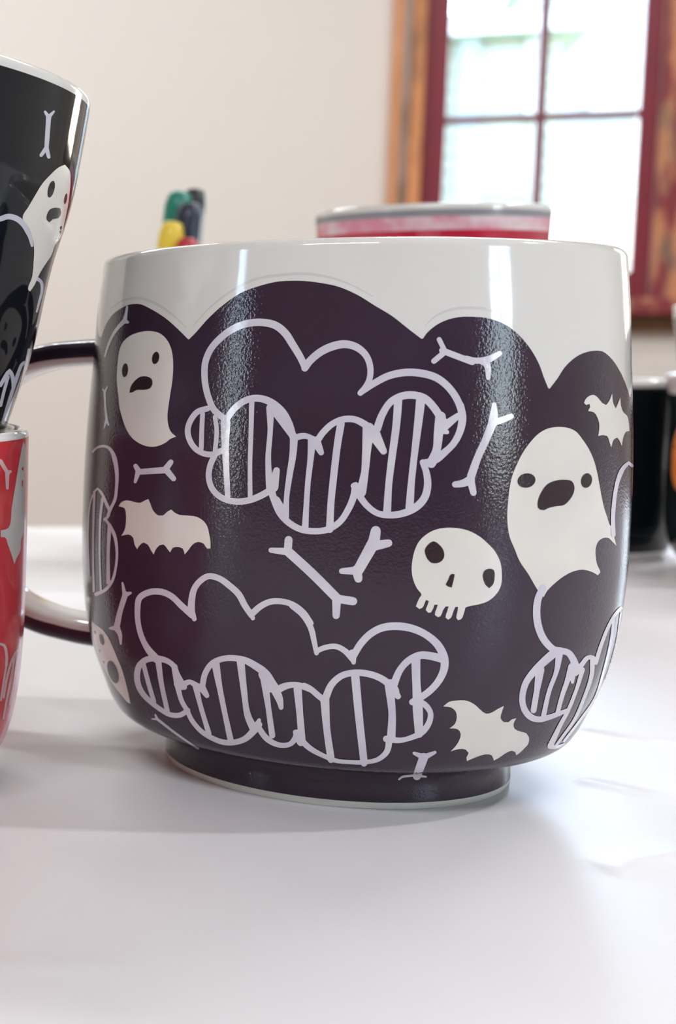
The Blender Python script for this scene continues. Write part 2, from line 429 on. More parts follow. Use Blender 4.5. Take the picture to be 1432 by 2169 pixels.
def plain_window(name, a0, a1, z0, z1, cols, rows, plane):
    """a small-paned window filling one hole; plane(a, depth, z)"""
    root = tag(rp(empty(name)), kind='structure')
    def bx(nm, m, p, q, d0, d1, r_, t_):
        v = [plane(a, d, z) for z in (r_, t_) for a, d in ((p, d0), (q, d0), (q, d1), (p, d1))]
        o = mesh_obj(nm, v, [(3, 2, 1, 0), (4, 5, 6, 7), (0, 1, 5, 4), (1, 2, 6, 5), (2, 3, 7, 6), (3, 0, 4, 7)], m, root)
        bm = bmesh.new(); bm.from_mesh(o.data); bmesh.ops.recalc_face_normals(bm, faces=bm.faces); bm.to_mesh(o.data); bm.free()
    e = 0.05
    bx('sash_stile', M_MAROON, a0, a0+e, 0, .045, z0, z1); bx('sash_stile', M_MAROON, a1-e, a1, 0, .045, z0, z1)
    bx('bottom_rail', M_MAROON, a0+e, a1-e, 0, .045, z0, z0+e); bx('top_rail', M_MAROON, a0+e, a1-e, 0, .045, z1-e, z1)
    pa = (a1-a0-2*e)/cols; pz = (z1-z0-2*e)/rows
    for c in range(1, cols): bx('vertical_muntin', M_MUNTIN, a0+e+c*pa-.01, a0+e+c*pa+.01, .006, .036, z0+e, z1-e)
    for r_ in range(1, rows): bx('cross_muntin', M_MUNTIN, a0+e, a1-e, .009, .033, z0+e+r_*pz-.009, z0+e+r_*pz+.009)
    bx('pane', M_GLASS, a0+e, a1-e, .020, .023, z0+e, z1-e)
    cw = .08
    bx('casing', M_PEEL, a0-cw, a0, -.025, .0, z0-.05, z1+cw); bx('casing', M_PEEL, a1, a1+cw, -.025, .0, z0-.05, z1+cw)
    bx('head_casing', M_PEEL, a0, a1, -.025, .0, z1, z1+cw); bx('sill', M_BROWN, a0-cw-.02, a1+cw+.02, -.055, .0, z0-.05, z0)
    return root
plain_window('window_2', *hole2, 2, 3, lambda a, d, z: (a, d, z))
plain_window('window_3', *win3, 2, 3, lambda a, d, z: (S1 + d, -a, z))
plain_window('window_4', *win4, 2, 3, lambda a, d, z: (S0 - d, -a, z))

# daylight portals: they only guide the sky's own light through the window openings
def portal(name, p, n, w, h):
    ld = bpy.data.lights.new(name, 'AREA'); ld.shape = 'RECTANGLE'; ld.size = w; ld.size_y = h
    ld.cycles.is_portal = True
    o = bpy.data.objects.new(name, ld); link(o)
    o.location = p; o.rotation_euler = n.to_track_quat('-Z', 'Z').to_euler()
def mid(h): return ((h[0]+h[1])/2, (h[2]+h[3])/2, h[1]-h[0], h[3]-h[2])
for nm, h, fn, nrm in (('daylight_window', hole1, lambda a, z: room(a, -.13, z), ET), ('daylight_window', hole2, lambda a, z: room(a, -.13, z), ET),
                       ('daylight_window', win3, lambda a, z: room(S1+.13, a, z), -ES), ('daylight_window', win4, lambda a, z: room(S0-.13, a, z), ES)):
    a, z, w, hh = mid(h); portal(nm, fn(a, z), nrm, w, hh)

# ceiling lights: panels in a thin frame
def ceiling_light(label, s, t, w, d, watts):
    root = tag(empty('ceiling_light', room(s, t, Z_CEIL), (0, 0, ROOM_A)), label, 'lamp', 'panel lights on the ceiling')
    mb = MB().box(-w/2, w/2, -d/2, -d/2+.02, -.03, 0).box(-w/2, w/2, d/2-.02, d/2, -.03, 0).box(-w/2, -w/2+.02, -d/2+.02, d/2-.02, -.03, 0).box(w/2-.02, w/2, -d/2+.02, d/2-.02, -.03, 0)
    mb.build('frame', M_METAL, root)
    ld = bpy.data.lights.new('panel_light', 'AREA'); ld.shape = 'RECTANGLE'; ld.size = w-.05; ld.size_y = d-.05
    ld.energy = watts; ld.color = LAMP_COL
    o = bpy.data.objects.new('panel_light', ld); link(o, root); o.location = (0, 0, -.02)
ceiling_light('ceiling light panel over the far half of the table', 0.25, 1.75, 1.2, 0.3, LAMP_W)
ceiling_light('ceiling light panel above and behind the camera', -0.7, 5.0, 1.2, 0.3, LAMP_W*1.0)
ceiling_light('ceiling light panel near the window wall, at the left', -1.6, 1.2, 1.2, 0.3, LAMP_W*.85)

# a small spotlight under the ceiling, to the right of the table
def ceiling_spot(label, p, target, watts):
    root = tag(empty('ceiling_spotlight', p), label, 'lamp')
    d = (target-p).normalized(); q = d.to_track_quat('-Z', 'Y').to_matrix().to_4x4()
    def tube(name, prof, m, mtx, seg=28):
        v = []; f = []
        for r, z in prof: v += [tuple(mtx @ Vector((r*math.cos(2*math.pi*i/seg), r*math.sin(2*math.pi*i/seg), z))) for i in range(seg)]
        for j in range(len(prof)-1): f += [(j*seg+i, j*seg+(i+1) % seg, (j+1)*seg+(i+1) % seg, (j+1)*seg+i) for i in range(seg)]
        return mesh_obj(name, v, f, m, root, smooth=True)
    tube('shade', [(.0005, .10), (.03, .098), (.045, .08), (.055, .0), (.052, .0), (.042, .078), (.0005, .09)], M_METAL, q)
    I4 = Matrix.Identity(4)
    tube('stem', [(.008, .07), (.008, Z_CEIL-p.z)], M_METAL, I4)
    tube('ceiling_plate', [(.04, Z_CEIL-p.z-.015), (.045, Z_CEIL-p.z-.012), (.045, Z_CEIL-p.z)], M_METAL, I4)
    ld = bpy.data.lights.new('spot_light', 'SPOT'); ld.energy = watts; ld.spot_size = R(75); ld.spot_blend = 0.6
    ld.shadow_soft_size = 0.045; ld.color = LAMP_COL
    o = bpy.data.objects.new('spot_light', ld); link(o, root); o.location = d*.012; o.rotation_euler = q.to_euler()
ceiling_spot('steel spotlight hanging from the ceiling at the right of the table', Vector((1.62, -.22, 1.62)), Vector((0.05, 0, 0)), SPOT_W)

# ------------------------------------------------------------------ outdoors
M_SIDING = mat('pale_siding', (0.275, 0.275, 0.235), 0.7)
M_ROOF = mat('roof_grey', (0.5, 0.5, 0.5), 0.8)
M_HWIN = mat('house_window_glass', (0.19, 0.205, 0.175), 0.1)
M_HTRIM = mat('house_trim', (0.38, 0.38, 0.38), 0.6)
M_GREY = mat('downpipe_paint', (0.17, 0.19, 0.20), 0.5)
M_GRASS = mat('lawn', (0.14, 0.20, 0.08), 0.9, vary=(3, (0.18, 0.24, 0.10), 0.3))
g = MB().box(-30, 30, .14, 60, Z_FLOOR-.25, Z_FLOOR-.15).build('lawn', M_GRASS, room_frame=True); tag(g, kind='structure')
def wall_t(px, py, t): return on_wall(px, py, t)
HT = -8.0
hs1 = on_wall(1180, 300, HT)[0]; hz1 = on_wall(1000, 84, HT)[1]; hs0 = on_wall(700, 300, HT)[0]
house = tag(rp(empty('house')), 'pale green timber house with a grey downpipe, seen through the window', 'house')
MB().box(hs0, hs1, -HT, -HT+5, Z_FLOOR-.15, hz1).build('wall', M_SIDING, house)
nb = 26; bh = (hz1-Z_FLOOR)/nb
bme = MB().box(hs0, hs1, -HT-.022, -HT, 0, bh-.012)
for k in range(nb):
    if k == 0: b0 = bme.build('siding_board', M_SIDING, house); bdata = b0.data
    else: b0 = link(bpy.data.objects.new('siding_board', bdata), house)
    b0.location = (0, 0, Z_FLOOR+k*bh)
MB().box(hs0-.2, hs1+.15, -HT-.25, -HT+5.2, hz1, hz1+.12).build('roof', M_ROOF, house)
for (xa, ya, xb, yb) in ((1012, 108, 1108, 175), (1012, 182, 1108, 245), (1020, 290, 1125, 420)):
    s_a, z_a = on_wall(xa, ya, HT); s_b, z_b = on_wall(xb, yb, HT)
    MB().box(s_a, s_b, -HT-.05, -HT-.03, z_b, z_a).build('window', M_HWIN, house)
    for q in (s_a-.05, s_b): MB().box(q, q+.05, -HT-.07, -HT-.02, z_b-.05, z_a+.05).build('window_trim', M_HTRIM, house)
sp = on_wall(986, 200, HT)[0]
MB().box(sp-.06, sp+.06, -HT-.14, -HT-.03, Z_FLOOR-.15, hz1).build('downpipe', M_GREY, house)

# an added white building that blocks the bright sky behind the right-hand panes
M_RENDER = mat('sky_block_white', (0.30, 0.30, 0.295), 0.8, vary=(1.5, (0.27, 0.275, 0.27), 0.3))
BT = -13.0
b0 = on_wall(1120, 300, BT)[0]; b1 = on_wall(1760, 300, BT)[0]; bz = on_wall(1250, -70, BT)[1]
bld = tag(rp(empty('house')), 'white building added beyond the pale green house to dim the sky behind the right-hand panes', 'house')
MB().box(b0, b1, -BT, -BT+6, Z_FLOOR-.15, bz).build('wall', M_RENDER, bld)
MB().box(b0-.12, b1+.12, -BT-.12, -BT+6.1, bz, bz+.16).build('roof', M_ROOF, bld)
for xa, ya, xb, yb in ((1275, 60, 1352, 215),):
    s_a, z_a = on_wall(xa, ya, BT); s_b, z_b = on_wall(xb, yb, BT)
    MB().box(s_a, s_b, -BT-.04, -BT-.01, z_b, z_a).build('window', mat('pale_blind', (0.25, 0.27, 0.285), 0.5), bld)
    MB().box(s_a-.08, s_b+.08, -BT-.10, -BT-.01, z_b-.08, z_b).build('window_sill', M_HTRIM, bld)

# ------------------------------------------------------------------ table and its cover
TY1 = 0.426          # far edge of the table
TX0, TX1, TY0 = -0.95, 1.05, -0.55
table = tag(empty('table', (0, 0, Z_FLOOR)), 'white covered table with steel legs that all the mugs stand on', 'table')
tz = -Z_FLOOR
MB().box(TX0, TX1, TY0, TY1-.004, tz-.034, tz-.004).build('tabletop', M_LAMINATE, table, 0.004)
for x in (TX0+.08, TX1-.08):
    for y in (TY0+.08, TY1-.08): MB().box(x-.02, x+.02, y-.02, y+.02, 0, tz-.034).build('leg', M_METAL, table, 0.004)
MB().box(TX0+.08, TX1-.08, TY0+.07, TY0+.09, tz-.09, tz-.034).box(TX0+.08, TX1-.08, TY1-.09, TY1-.07, tz-.09, tz-.034).build('apron', M_METAL, table)
# cover: a thin white sheet with a few raised creases, folded over the far edge
def table_pt(px, py):
    r = ray(px, py); k = -CAM.z / r.z; p = CAM + r*k; return np.array((p.x, p.y))
CREASES = []          # (polyline on the table, height, half width)
CREASES.append((np.array([table_pt(1225, 1542), table_pt(1330, 1560), table_pt(1500, 1584)]), 0.0007, 0.0016))
CREASES.append((np.array([table_pt(1290, 1850), table_pt(1345, 1822), table_pt(1470, 1812)]), 0.0007, 0.0045))
CREASES.append((np.array([table_pt(1225, 1653), table_pt(1330, 1675)]), 0.0005, 0.003))
CREASES.append((np.array([table_pt(-40, 2048), table_pt(180, 2042)]), 0.0003, 0.004))
def seg_d(P, a, b):
    ab = b-a; t = np.clip(((P-a)@ab)/(ab@ab), 0, 1); q = a+t[:, None]*ab
    return np.linalg.norm(P-q, axis=1)
xs = np.unique(np.concatenate([np.linspace(TX0-.004, -.2, 26), np.linspace(-.2, .02, 60), np.linspace(.02, .22, 220), np.linspace(.22, TX1+.004, 40)]))
ys = np.unique(np.concatenate([np.linspace(TY0-.004, -.2, 12), np.linspace(-.2, .06, 240), np.linspace(.06, .4, 60), np.linspace(.4, TY1, 6)]))
GX, GY = np.meshgrid(xs, ys); P2 = np.stack([GX.ravel(), GY.ravel()], 1); zc = np.zeros(len(P2))
for pl, hgt, hw in CREASES:
    d = np.min([seg_d(P2, pl[i], pl[i+1]) for i in range(len(pl)-1)], axis=0)
    L = np.linalg.norm(pl[-1]-pl[0]); u = ((P2-pl[0])@(pl[-1]-pl[0]))/L**2
    zc = np.maximum(zc, hgt*np.exp(-(d/hw)**2)*np.clip(np.minimum(u, 1.3-u)*6+.35, 0, 1))
nx, ny = len(xs), len(ys)
v = [(p[0], p[1], z) for p, z in zip(P2, zc)]
f = [(j*nx+i, j*nx+i+1, (j+1)*nx+i+1, (j+1)*nx+i) for j in range(ny-1) for i in range(nx-1)]
b = len(v)                                   # rounded fold over the far edge, hanging flap
for (dy, dz) in ((.0025, -.0008), (.0042, -.003), (.005, -.006), (.0055, -.05), (.006, -.12)):
    v += [(x, TY1+dy, dz) for x in xs]
for q in range(5):
    r0 = (ny-1)*nx if q == 0 else b+(q-1)*nx; r1 = b+q*nx
    f += [(r0+i, r0+i+1, r1+i+1, r1+i) for i in range(nx-1)]
cov = mesh_obj('table_cover', v, f, M_TABLE, None, smooth=True)
so = cov.modifiers.new('thickness', 'SOLIDIFY'); so.thickness = 0.0035; so.offset = -1
tag(cov, 'white creased sheet covering the table top under the mugs', 'tablecloth')

# ------------------------------------------------------------------ the purple mug
mug = tag(empty('mug'), 'large purple and white mug scratched with ghosts, bats, bones and clouds, front and centre', 'mug')
foot = np.array([(.0341, 0), (.03455, .0006), (.0346, .0016), (.0343, .0045), (.0342, .0078), (.0349, .0084)])
bowl = smooth_profile([(.0349, .0084), (.0400, .00905), (.0431, .0097), (.0451, .0112), (.04625, .013), (.0484, .018), (.0506, .024),
                       (.05233, .032), (.05323, .042), (.05342, .055), (.05297, .07), (.0520, .085), (.0510, .099), (.0502, .1063)], 260)
outer = np.concatenate([foot, bowl[1:]])
TH_CAM = math.atan2(CAM.y, CAM.x)
def rim_warp(th, z):                     # the hand-thrown rim is not quite level
    u = min(max((z-.060)/.046, 0), 1); u = u*u*(3-2*u)
    return .00050*u*math.cos(2*(th-TH_CAM))
pot = Pot('body', outer, .0042, Matrix.Identity(4), [M_WHITE], mug, seg=360, inner_floor=.014, lip=.0017, warp=rim_warp)
# white clay ring where the foot stands
def ring(name, p, z0, z1, off, m, parent, n=24, seg=360):
    V, F, N = [], [], []
    for j in range(n):
        z = z0+(z1-z0)*j/(n-1)
        for i in range(seg):
            P, nn = p.surf(2*math.pi*i/seg, z, off); V.append(P); N.append(nn)
    F = [(j*seg+i, j*seg+(i+1) % seg, (j+1)*seg+(i+1) % seg, (j+1)*seg+i) for j in range(n-1) for i in range(seg)]
    return mesh_obj(name, V, F, m, parent, smooth=True, normals=N)
ring('foot_ring', pot, .0001, .0015, 2e-5, M_BISQUE, mug, n=6)

EDGE = [(214, 716), (226.4, 684), (241.5, 664), (272, 646), (296.8, 644.4), (318, 653.6), (352, 675), (379.7, 699.7), (399.7, 719.7),
        (413.5, 705.9), (441, 675), (475, 644.4), (511.8, 619.8), (548.7, 606), (585.6, 597), (620, 594.6), (641.9, 595), (683.8, 600), (717.3, 607.5), (756.4, 624.3), (792.7, 646.6), (831.8, 670.4), (865.4, 697), (894.7, 719.3),
        (904.5, 705.3), (926.8, 687), (952, 676), (980, 671), (1001.9, 671), (1035, 674.6), (1069, 687), (1094, 705), (1122, 737), (1141.6, 771), (1152.7, 801.7), (1162.5, 825.4),
        (1180.7, 801.7), (1197.4, 776.5), (1225.4, 752.8), (1253, 743.6), (1275.6, 744.4), (1295, 759.8), (1312, 785), (1326, 815.6), (1334, 842)]
eth, ez = [], []
for p in densify(EDGE, 3.0):
    h = pot.hit(*p)
    if h: eth.append(h[0] % (2*math.pi)); ez.append(h[1])
o_ = np.argsort(eth); eth = np.array(eth)[o_]; ez = np.array(ez)[o_]
# unseen back of the mug: the scallops go on round
a, b_ = eth[-1], eth[0]+2*math.pi
ths = np.linspace(a, b_, 400)[1:-1]; uu = (ths-a)/(b_-a)
back = np.interp(uu, [0, 1], [ez[-1], ez[0]]) + np.abs(np.sin(uu*4*math.pi))**.7*.014*np.minimum(1, np.minimum(uu, 1-uu)*12)
eth = np.concatenate([eth, ths]); ez = np.concatenate([ez, back])
o_ = np.argsort(eth % (2*math.pi)); eth = (eth % (2*math.pi))[o_]; ez = ez[o_]
NT, NZ = 1080, 190
arc = np.concatenate([[0], np.cumsum(np.hypot(np.diff(pot.out[:, 0]), np.diff(pot.out[:, 1])))])
V, N = [], []
zsamp = np.linspace(0, 1, NZ)
for i in range(NT):
    th = 2*math.pi*i/NT; zt = float(np.interp(th, eth, ez, period=2*math.pi))
    s0, s1 = np.interp([.00145, zt], pot.out[:, 1], arc)
    for z in np.interp(s0+(s1-s0)*zsamp, arc, pot.out[:, 1]):
        P, n = pot.surf(th, z, 3e-5); V.append(P); N.append(n)
F = [(i*NZ+j, ((i+1) % NT)*NZ+j, ((i+1) % NT)*NZ+j+1, i*NZ+j+1) for i in range(NT) for j in range(NZ-1)]
mesh_obj('purple_slip', V, F, M_SLIP, mug, smooth=True, normals=N)

# faint line scored above the scallops
g_ = acc()
for arc in ([(232, 655), (262, 636), (292, 631), (330, 643), (372, 672), (394, 694)], [(410, 690), (438, 658), (482, 622), (540, 592), (600, 582), (650, 580), (700, 588), (745, 604), (790, 628)],
            [(900, 690), (925, 668), (960, 655), (1000, 652), (1045, 658), (1085, 676)]):
    pot.stroke(g_, arc, [2, 6, 6, 2], base=1.5e-5)
pot.decal('guide_line', g_, M_GUIDE, mug)

def figure(p, name, parent, m, fills=(), strokes=(), dots=(), dot_m=None, dot_names=()):
    a = acc()
    for poly in fills: p.fill(a, poly)
    for pts, w in strokes: p.stroke(a, pts, w)
    o = p.decal(name, a, m, parent)
    for poly, nm in zip(dots, dot_names):
        d = acc(); p.fill(d, poly, base=1.3e-4, grid=6.0); p.decal(nm, d, dot_m or M_DARKDOT, o)
    return o

# --- ghosts
zA, wA = Z(180, 500, 1432/440); zB, wB = Z(600, 500, 3.58); zC, wC = Z(960, 500, 3.58); zD, wD = Z(160, 860, 3.58)
zE, wE = Z(380, 660, 3.58); zF, wF = Z(620, 760, 3.58); zG, wG = Z(860, 840, 5.967); zH, wH = Z(1040, 820, 4.475)
zI, wI = Z(170, 1200, 4.619); zJ, wJ = Z(260, 1180, 3.58); zK, wK = Z(540, 1280, 1432/440); zL, wL = Z(540, 1080, 4.475)
zM, wM = Z(840, 1080, 5.508); zN, wN = Z(1060, 1200, 4.773); zO, wO = Z(820, 1440, 4.2118); zQ, wQ = Z(1160, 580, 4.715)
zR, wR = Z(170, 620, 6.38); zS, wS = Z(165, 920, 6.025); zT, wT = Z(0, 120, 5.42); zU, wU = Z(0, 500, 5.1625); zV, wV = Z(0, 880, 3.1)

figure(pot, 'ghost', mug, M_CREAM,
    fills=[zA([(240, 790), (265, 730), (310, 690), (370, 665), (450, 655), (520, 672), (570, 720), (600, 790), (610, 880), (605, 990), (590, 1090), (578, 1172)])
           + zD([(700, 60), (705, 140), (725, 195), (765, 232), (720, 250), (690, 275), (620, 305), (560, 308), (490, 285), (430, 240), (390, 180), (360, 100), (335, 0)])
           + zA([(234, 1110), (226, 1040), (222, 960), (228, 880)])],
    dots=[zA(ell(280, 925, 21, 48, 5)), zA(ell(490, 840, 24, 43, 12)),
          zA([(310, 1080), (318, 1040), (345, 1000), (385, 970), (430, 968), (462, 985), (468, 1020), (450, 1050), (400, 1060), (360, 1060), (330, 1078)])],
    dot_names=('eye', 'eye', 'mouth'))
figure(pot, 'ghost', mug, M_CREAM,
    fills=[zH([(445, 1930), (350, 1770), (270, 1650), (220, 1530), (175, 1420), (155, 1300), (152, 1200), (160, 1080), (175, 950), (200, 840), (240, 740), (300, 620), (380, 510), (450, 440), (530, 395), (620, 378), (720, 385), (800, 420), (860, 490), (920, 580), (970, 690), (1000, 800), (1020, 900), (1045, 1040), (1070, 1150), (1100, 1240), (1125, 1310), (1150, 1320), (1160, 1400), (1185, 1505), (1150, 1470), (1110, 1430), (1060, 1430), (1015, 1460), (990, 1520), (988, 1600), (1005, 1690), (1032, 1755), (1010, 1782), (950, 1750), (870, 1730), (780, 1745), (690, 1790), (600, 1860), (530, 1930), (495, 1990)])],
    dots=[zH(ell(332, 885, 86, 68, -12)), zH(ell(900, 885, 52, 70, 12)),
          zH([(440, 1140), (440, 1080), (470, 1000), (530, 920), (610, 885), (690, 878), (760, 890), (785, 940), (775, 1010), (730, 1080), (690, 1115), (600, 1130), (540, 1145), (500, 1165), (460, 1160)])],
    dot_names=('eye', 'eye', 'mouth'))
figure(pot, 'ghost', mug, M_CREAM,
    fills=[zI([(112, 530), (160, 570), (215, 610), (260, 665), (310, 760), (360, 880), (410, 1000), (440, 1100), (470, 1220), (495, 1340), (470, 1330), (405, 1255), (335, 1165), (275, 1065), (220, 960), (178, 860), (145, 740), (122, 630)])],
    dots=[zI(ell(215, 712, 19, 56, -14)), zI(ell(325, 1030, 46, 115, -18))], dot_names=('eye', 'mouth'))
# --- skull
figure(pot, 'skull', mug, M_CREAM,
    fills=[zM([(290, 990), (240, 920), (195, 820), (175, 700), (185, 580), (215, 460), (260, 370), (340, 290), (440, 235), (560, 210), (700, 212), (830, 240), (950, 300), (1060, 390), (1150, 490), (1210, 620), (1225, 760), (1215, 880), (1170, 970), (1070, 1060), (960, 1100), (860, 1120), (800, 1140), (790, 1180), (750, 1275), (715, 1285), (695, 1260), (710, 1180), (715, 1130), (685, 1130), (665, 1170), (630, 1260), (600, 1280), (570, 1255), (590, 1180), (605, 1125), (570, 1125), (540, 1170), (510, 1240), (480, 1250), (445, 1225), (465, 1150), (480, 1105), (440, 1105), (425, 1150), (400, 1195), (370, 1200), (340, 1170), (360, 1110), (375, 1060), (340, 1050), (325, 1090), (300, 1140), (265, 1155), (225, 1125), (245, 1070), (270, 1020)])],
    dots=[zM([(325, 470), (360, 410), (430, 365), (490, 400), (540, 460), (555, 530), (530, 590), (470, 620), (400, 615), (350, 560), (330, 510)]),
          zM([(1000, 770), (1020, 710), (1070, 685), (1130, 700), (1140, 780), (1120, 870), (1075, 912), (1030, 870), (1010, 820)]),
          zM([(645, 745), (675, 750), (660, 830), (640, 905), (600, 895), (570, 870), (600, 810), (620, 760)])],
    dot_names=('eye', 'eye', 'nose'))
# --- bats
for poly in (zD([(330, 760), (350, 730), (390, 715), (440, 725), (490, 735), (530, 715), (555, 705), (570, 740), (590, 790), (630, 830), (665, 830), (700, 800), (728, 785), (750, 805), (790, 825), (850, 830), (920, 840), (970, 870), (1000, 910), (1015, 970), (1025, 1030), (1025, 1080), (1000, 1080), (975, 1045), (930, 1030), (890, 1050), (860, 1090), (830, 1125), (815, 1080), (790, 1070), (740, 1075), (720, 1110), (700, 1085), (670, 1050), (640, 1055), (615, 1080), (595, 1125), (575, 1095), (550, 1050), (520, 1035), (490, 1055), (470, 1085), (450, 1050), (440, 1000), (410, 975), (350, 985), (375, 940), (385, 880), (385, 820), (375, 775)]),
             zO([(500, 235), (550, 195), (630, 182), (710, 185), (780, 220), (830, 265), (880, 300), (930, 290), (980, 260), (1040, 230), (1020, 290), (1010, 340), (1040, 375), (1080, 375), (1110, 350), (1150, 340), (1125, 390), (1135, 435), (1190, 460), (1240, 475), (1262, 510), (1255, 570), (1220, 610), (1185, 645), (1150, 670), (1140, 640), (1110, 630), (1050, 655), (1000, 690), (950, 718), (930, 670), (880, 662), (810, 680), (760, 700), (710, 722), (705, 690), (725, 650), (700, 620), (640, 615), (565, 635), (600, 600), (640, 540), (655, 480), (630, 440), (555, 430), (600, 395), (620, 330), (610, 280), (570, 245)]),
             zQ([(360, 1290), (370, 1260), (410, 1220), (460, 1210), (500, 1240), (540, 1290), (580, 1310), (610, 1270), (640, 1195), (650, 1290), (675, 1345), (700, 1290), (720, 1235), (730, 1330), (750, 1380), (790, 1420), (805, 1480), (812, 1570), (780, 1575), (755, 1620), (735, 1720), (710, 1660), (690, 1635), (660, 1650), (630, 1735), (610, 1670), (590, 1620), (550, 1610), (500, 1620), (510, 1560), (510, 1490), (490, 1430), (460, 1385), (400, 1370), (420, 1330), (415, 1300), (380, 1310)])):
    figure(pot, 'bat', mug, M_CREAM, fills=[poly])
# --- bones
def S_(z, w, *items): return [(z(p), w(q)) for p, q in items]
BONES = [
    S_(zB, wB, ([(1182, 785), (1222, 868)], 38), ([(1142, 948), (1218, 885)], 42), ([(1205, 868), (1300, 905), (1432, 955)], 48)) + S_(zC, wC, ([(100, 930), (160, 945), (250, 940)], 46), ([(225, 950), (290, 925), (350, 890)], [60, 38]), ([(240, 945), (262, 1000), (264, 1075)], [60, 34])),
    S_(zG, wG, ([(1095, 330), (1000, 560), (900, 780), (820, 1010)], [110, 95, 95, 105]), ([(1095, 330), (1110, 190), (1110, 100)], [120, 100, 55]), ([(1120, 325), (1225, 290), (1325, 250)], [80, 80, 70]), ([(815, 1050), (720, 1095), (620, 1110)], [110, 95, 80]), ([(815, 1060), (850, 1215)], [100, 80])),
    S_(zL, wL, ([(310, 390), (540, 600), (780, 840)], 88), ([(312, 390), (320, 285)], 75), ([(300, 395), (155, 382)], [70, 50]), ([(770, 840), (930, 865)], 78), ([(775, 850), (770, 1000)], [85, 68])),
    S_(zL, wL, ([(1125, 310), (980, 570)], [115, 100]), ([(1125, 310), (1145, 200)], [110, 95]), ([(1130, 340), (1265, 315)], [95, 72]), ([(965, 575), (825, 580)], [80, 55]), ([(965, 570), (980, 650)], [95, 78])),
    S_(zD, wD, ([(480, 500), (690, 485)], [42, 50]), ([(485, 500), (458, 455)], [45, 34]), ([(478, 500), (455, 575)], [42, 22]), ([(680, 485), (725, 425)], [50, 40]), ([(690, 485), (745, 550)], [50, 40])),
    S_(zI, wI, ([(445, 270), (390, 450), (360, 590)], [55, 50, 60]), ([(438, 275), (416, 160)], [45, 18]), ([(445, 275), (495, 258)], [55, 25]), ([(365, 600), (295, 603)], [60, 22]), ([(360, 600), (390, 660), (400, 755)], [60, 38, 18])),
    S_(zI, wI, ([(755, 1490), (950, 1640), (1155, 1778)], [26, 22, 18]), ([(755, 1490), (737, 1448)], [28, 16]), ([(755, 1492), (705, 1490)], [22, 14])),
    S_(zO, wO, ([(325, 690), (265, 855)], [80, 75]), ([(330, 690), (240, 652)], [60, 28]), ([(315, 695), (425, 645)], [60, 28]), ([(280, 848), (190, 855), (130, 865), (106, 885)], [28, 22, 20, 18]), ([(250, 850), (345, 862)], [28, 16])),
    S_(zR, wR, ([(600, 380), (480, 520), (400, 670), (340, 860)], [60, 40, 32, 22]), ([(605, 375), (625, 280), (638, 190)], [60, 36, 28]), ([(610, 385), (648, 400)], [70, 34])),
    S_(zR, wR, ([(335, 1340), (345, 1560), (362, 1720)], [30, 26, 34]), ([(338, 1345), (308, 1300)], [30, 16]), ([(335, 1345), (372, 1270)], [30, 18]), ([(360, 1715), (328, 1830)], [34, 18]), ([(360, 1715), (386, 1785)], [34, 26])),
]
for b in BONES: figure(pot, 'bone', mug, M_LINE, strokes=b)
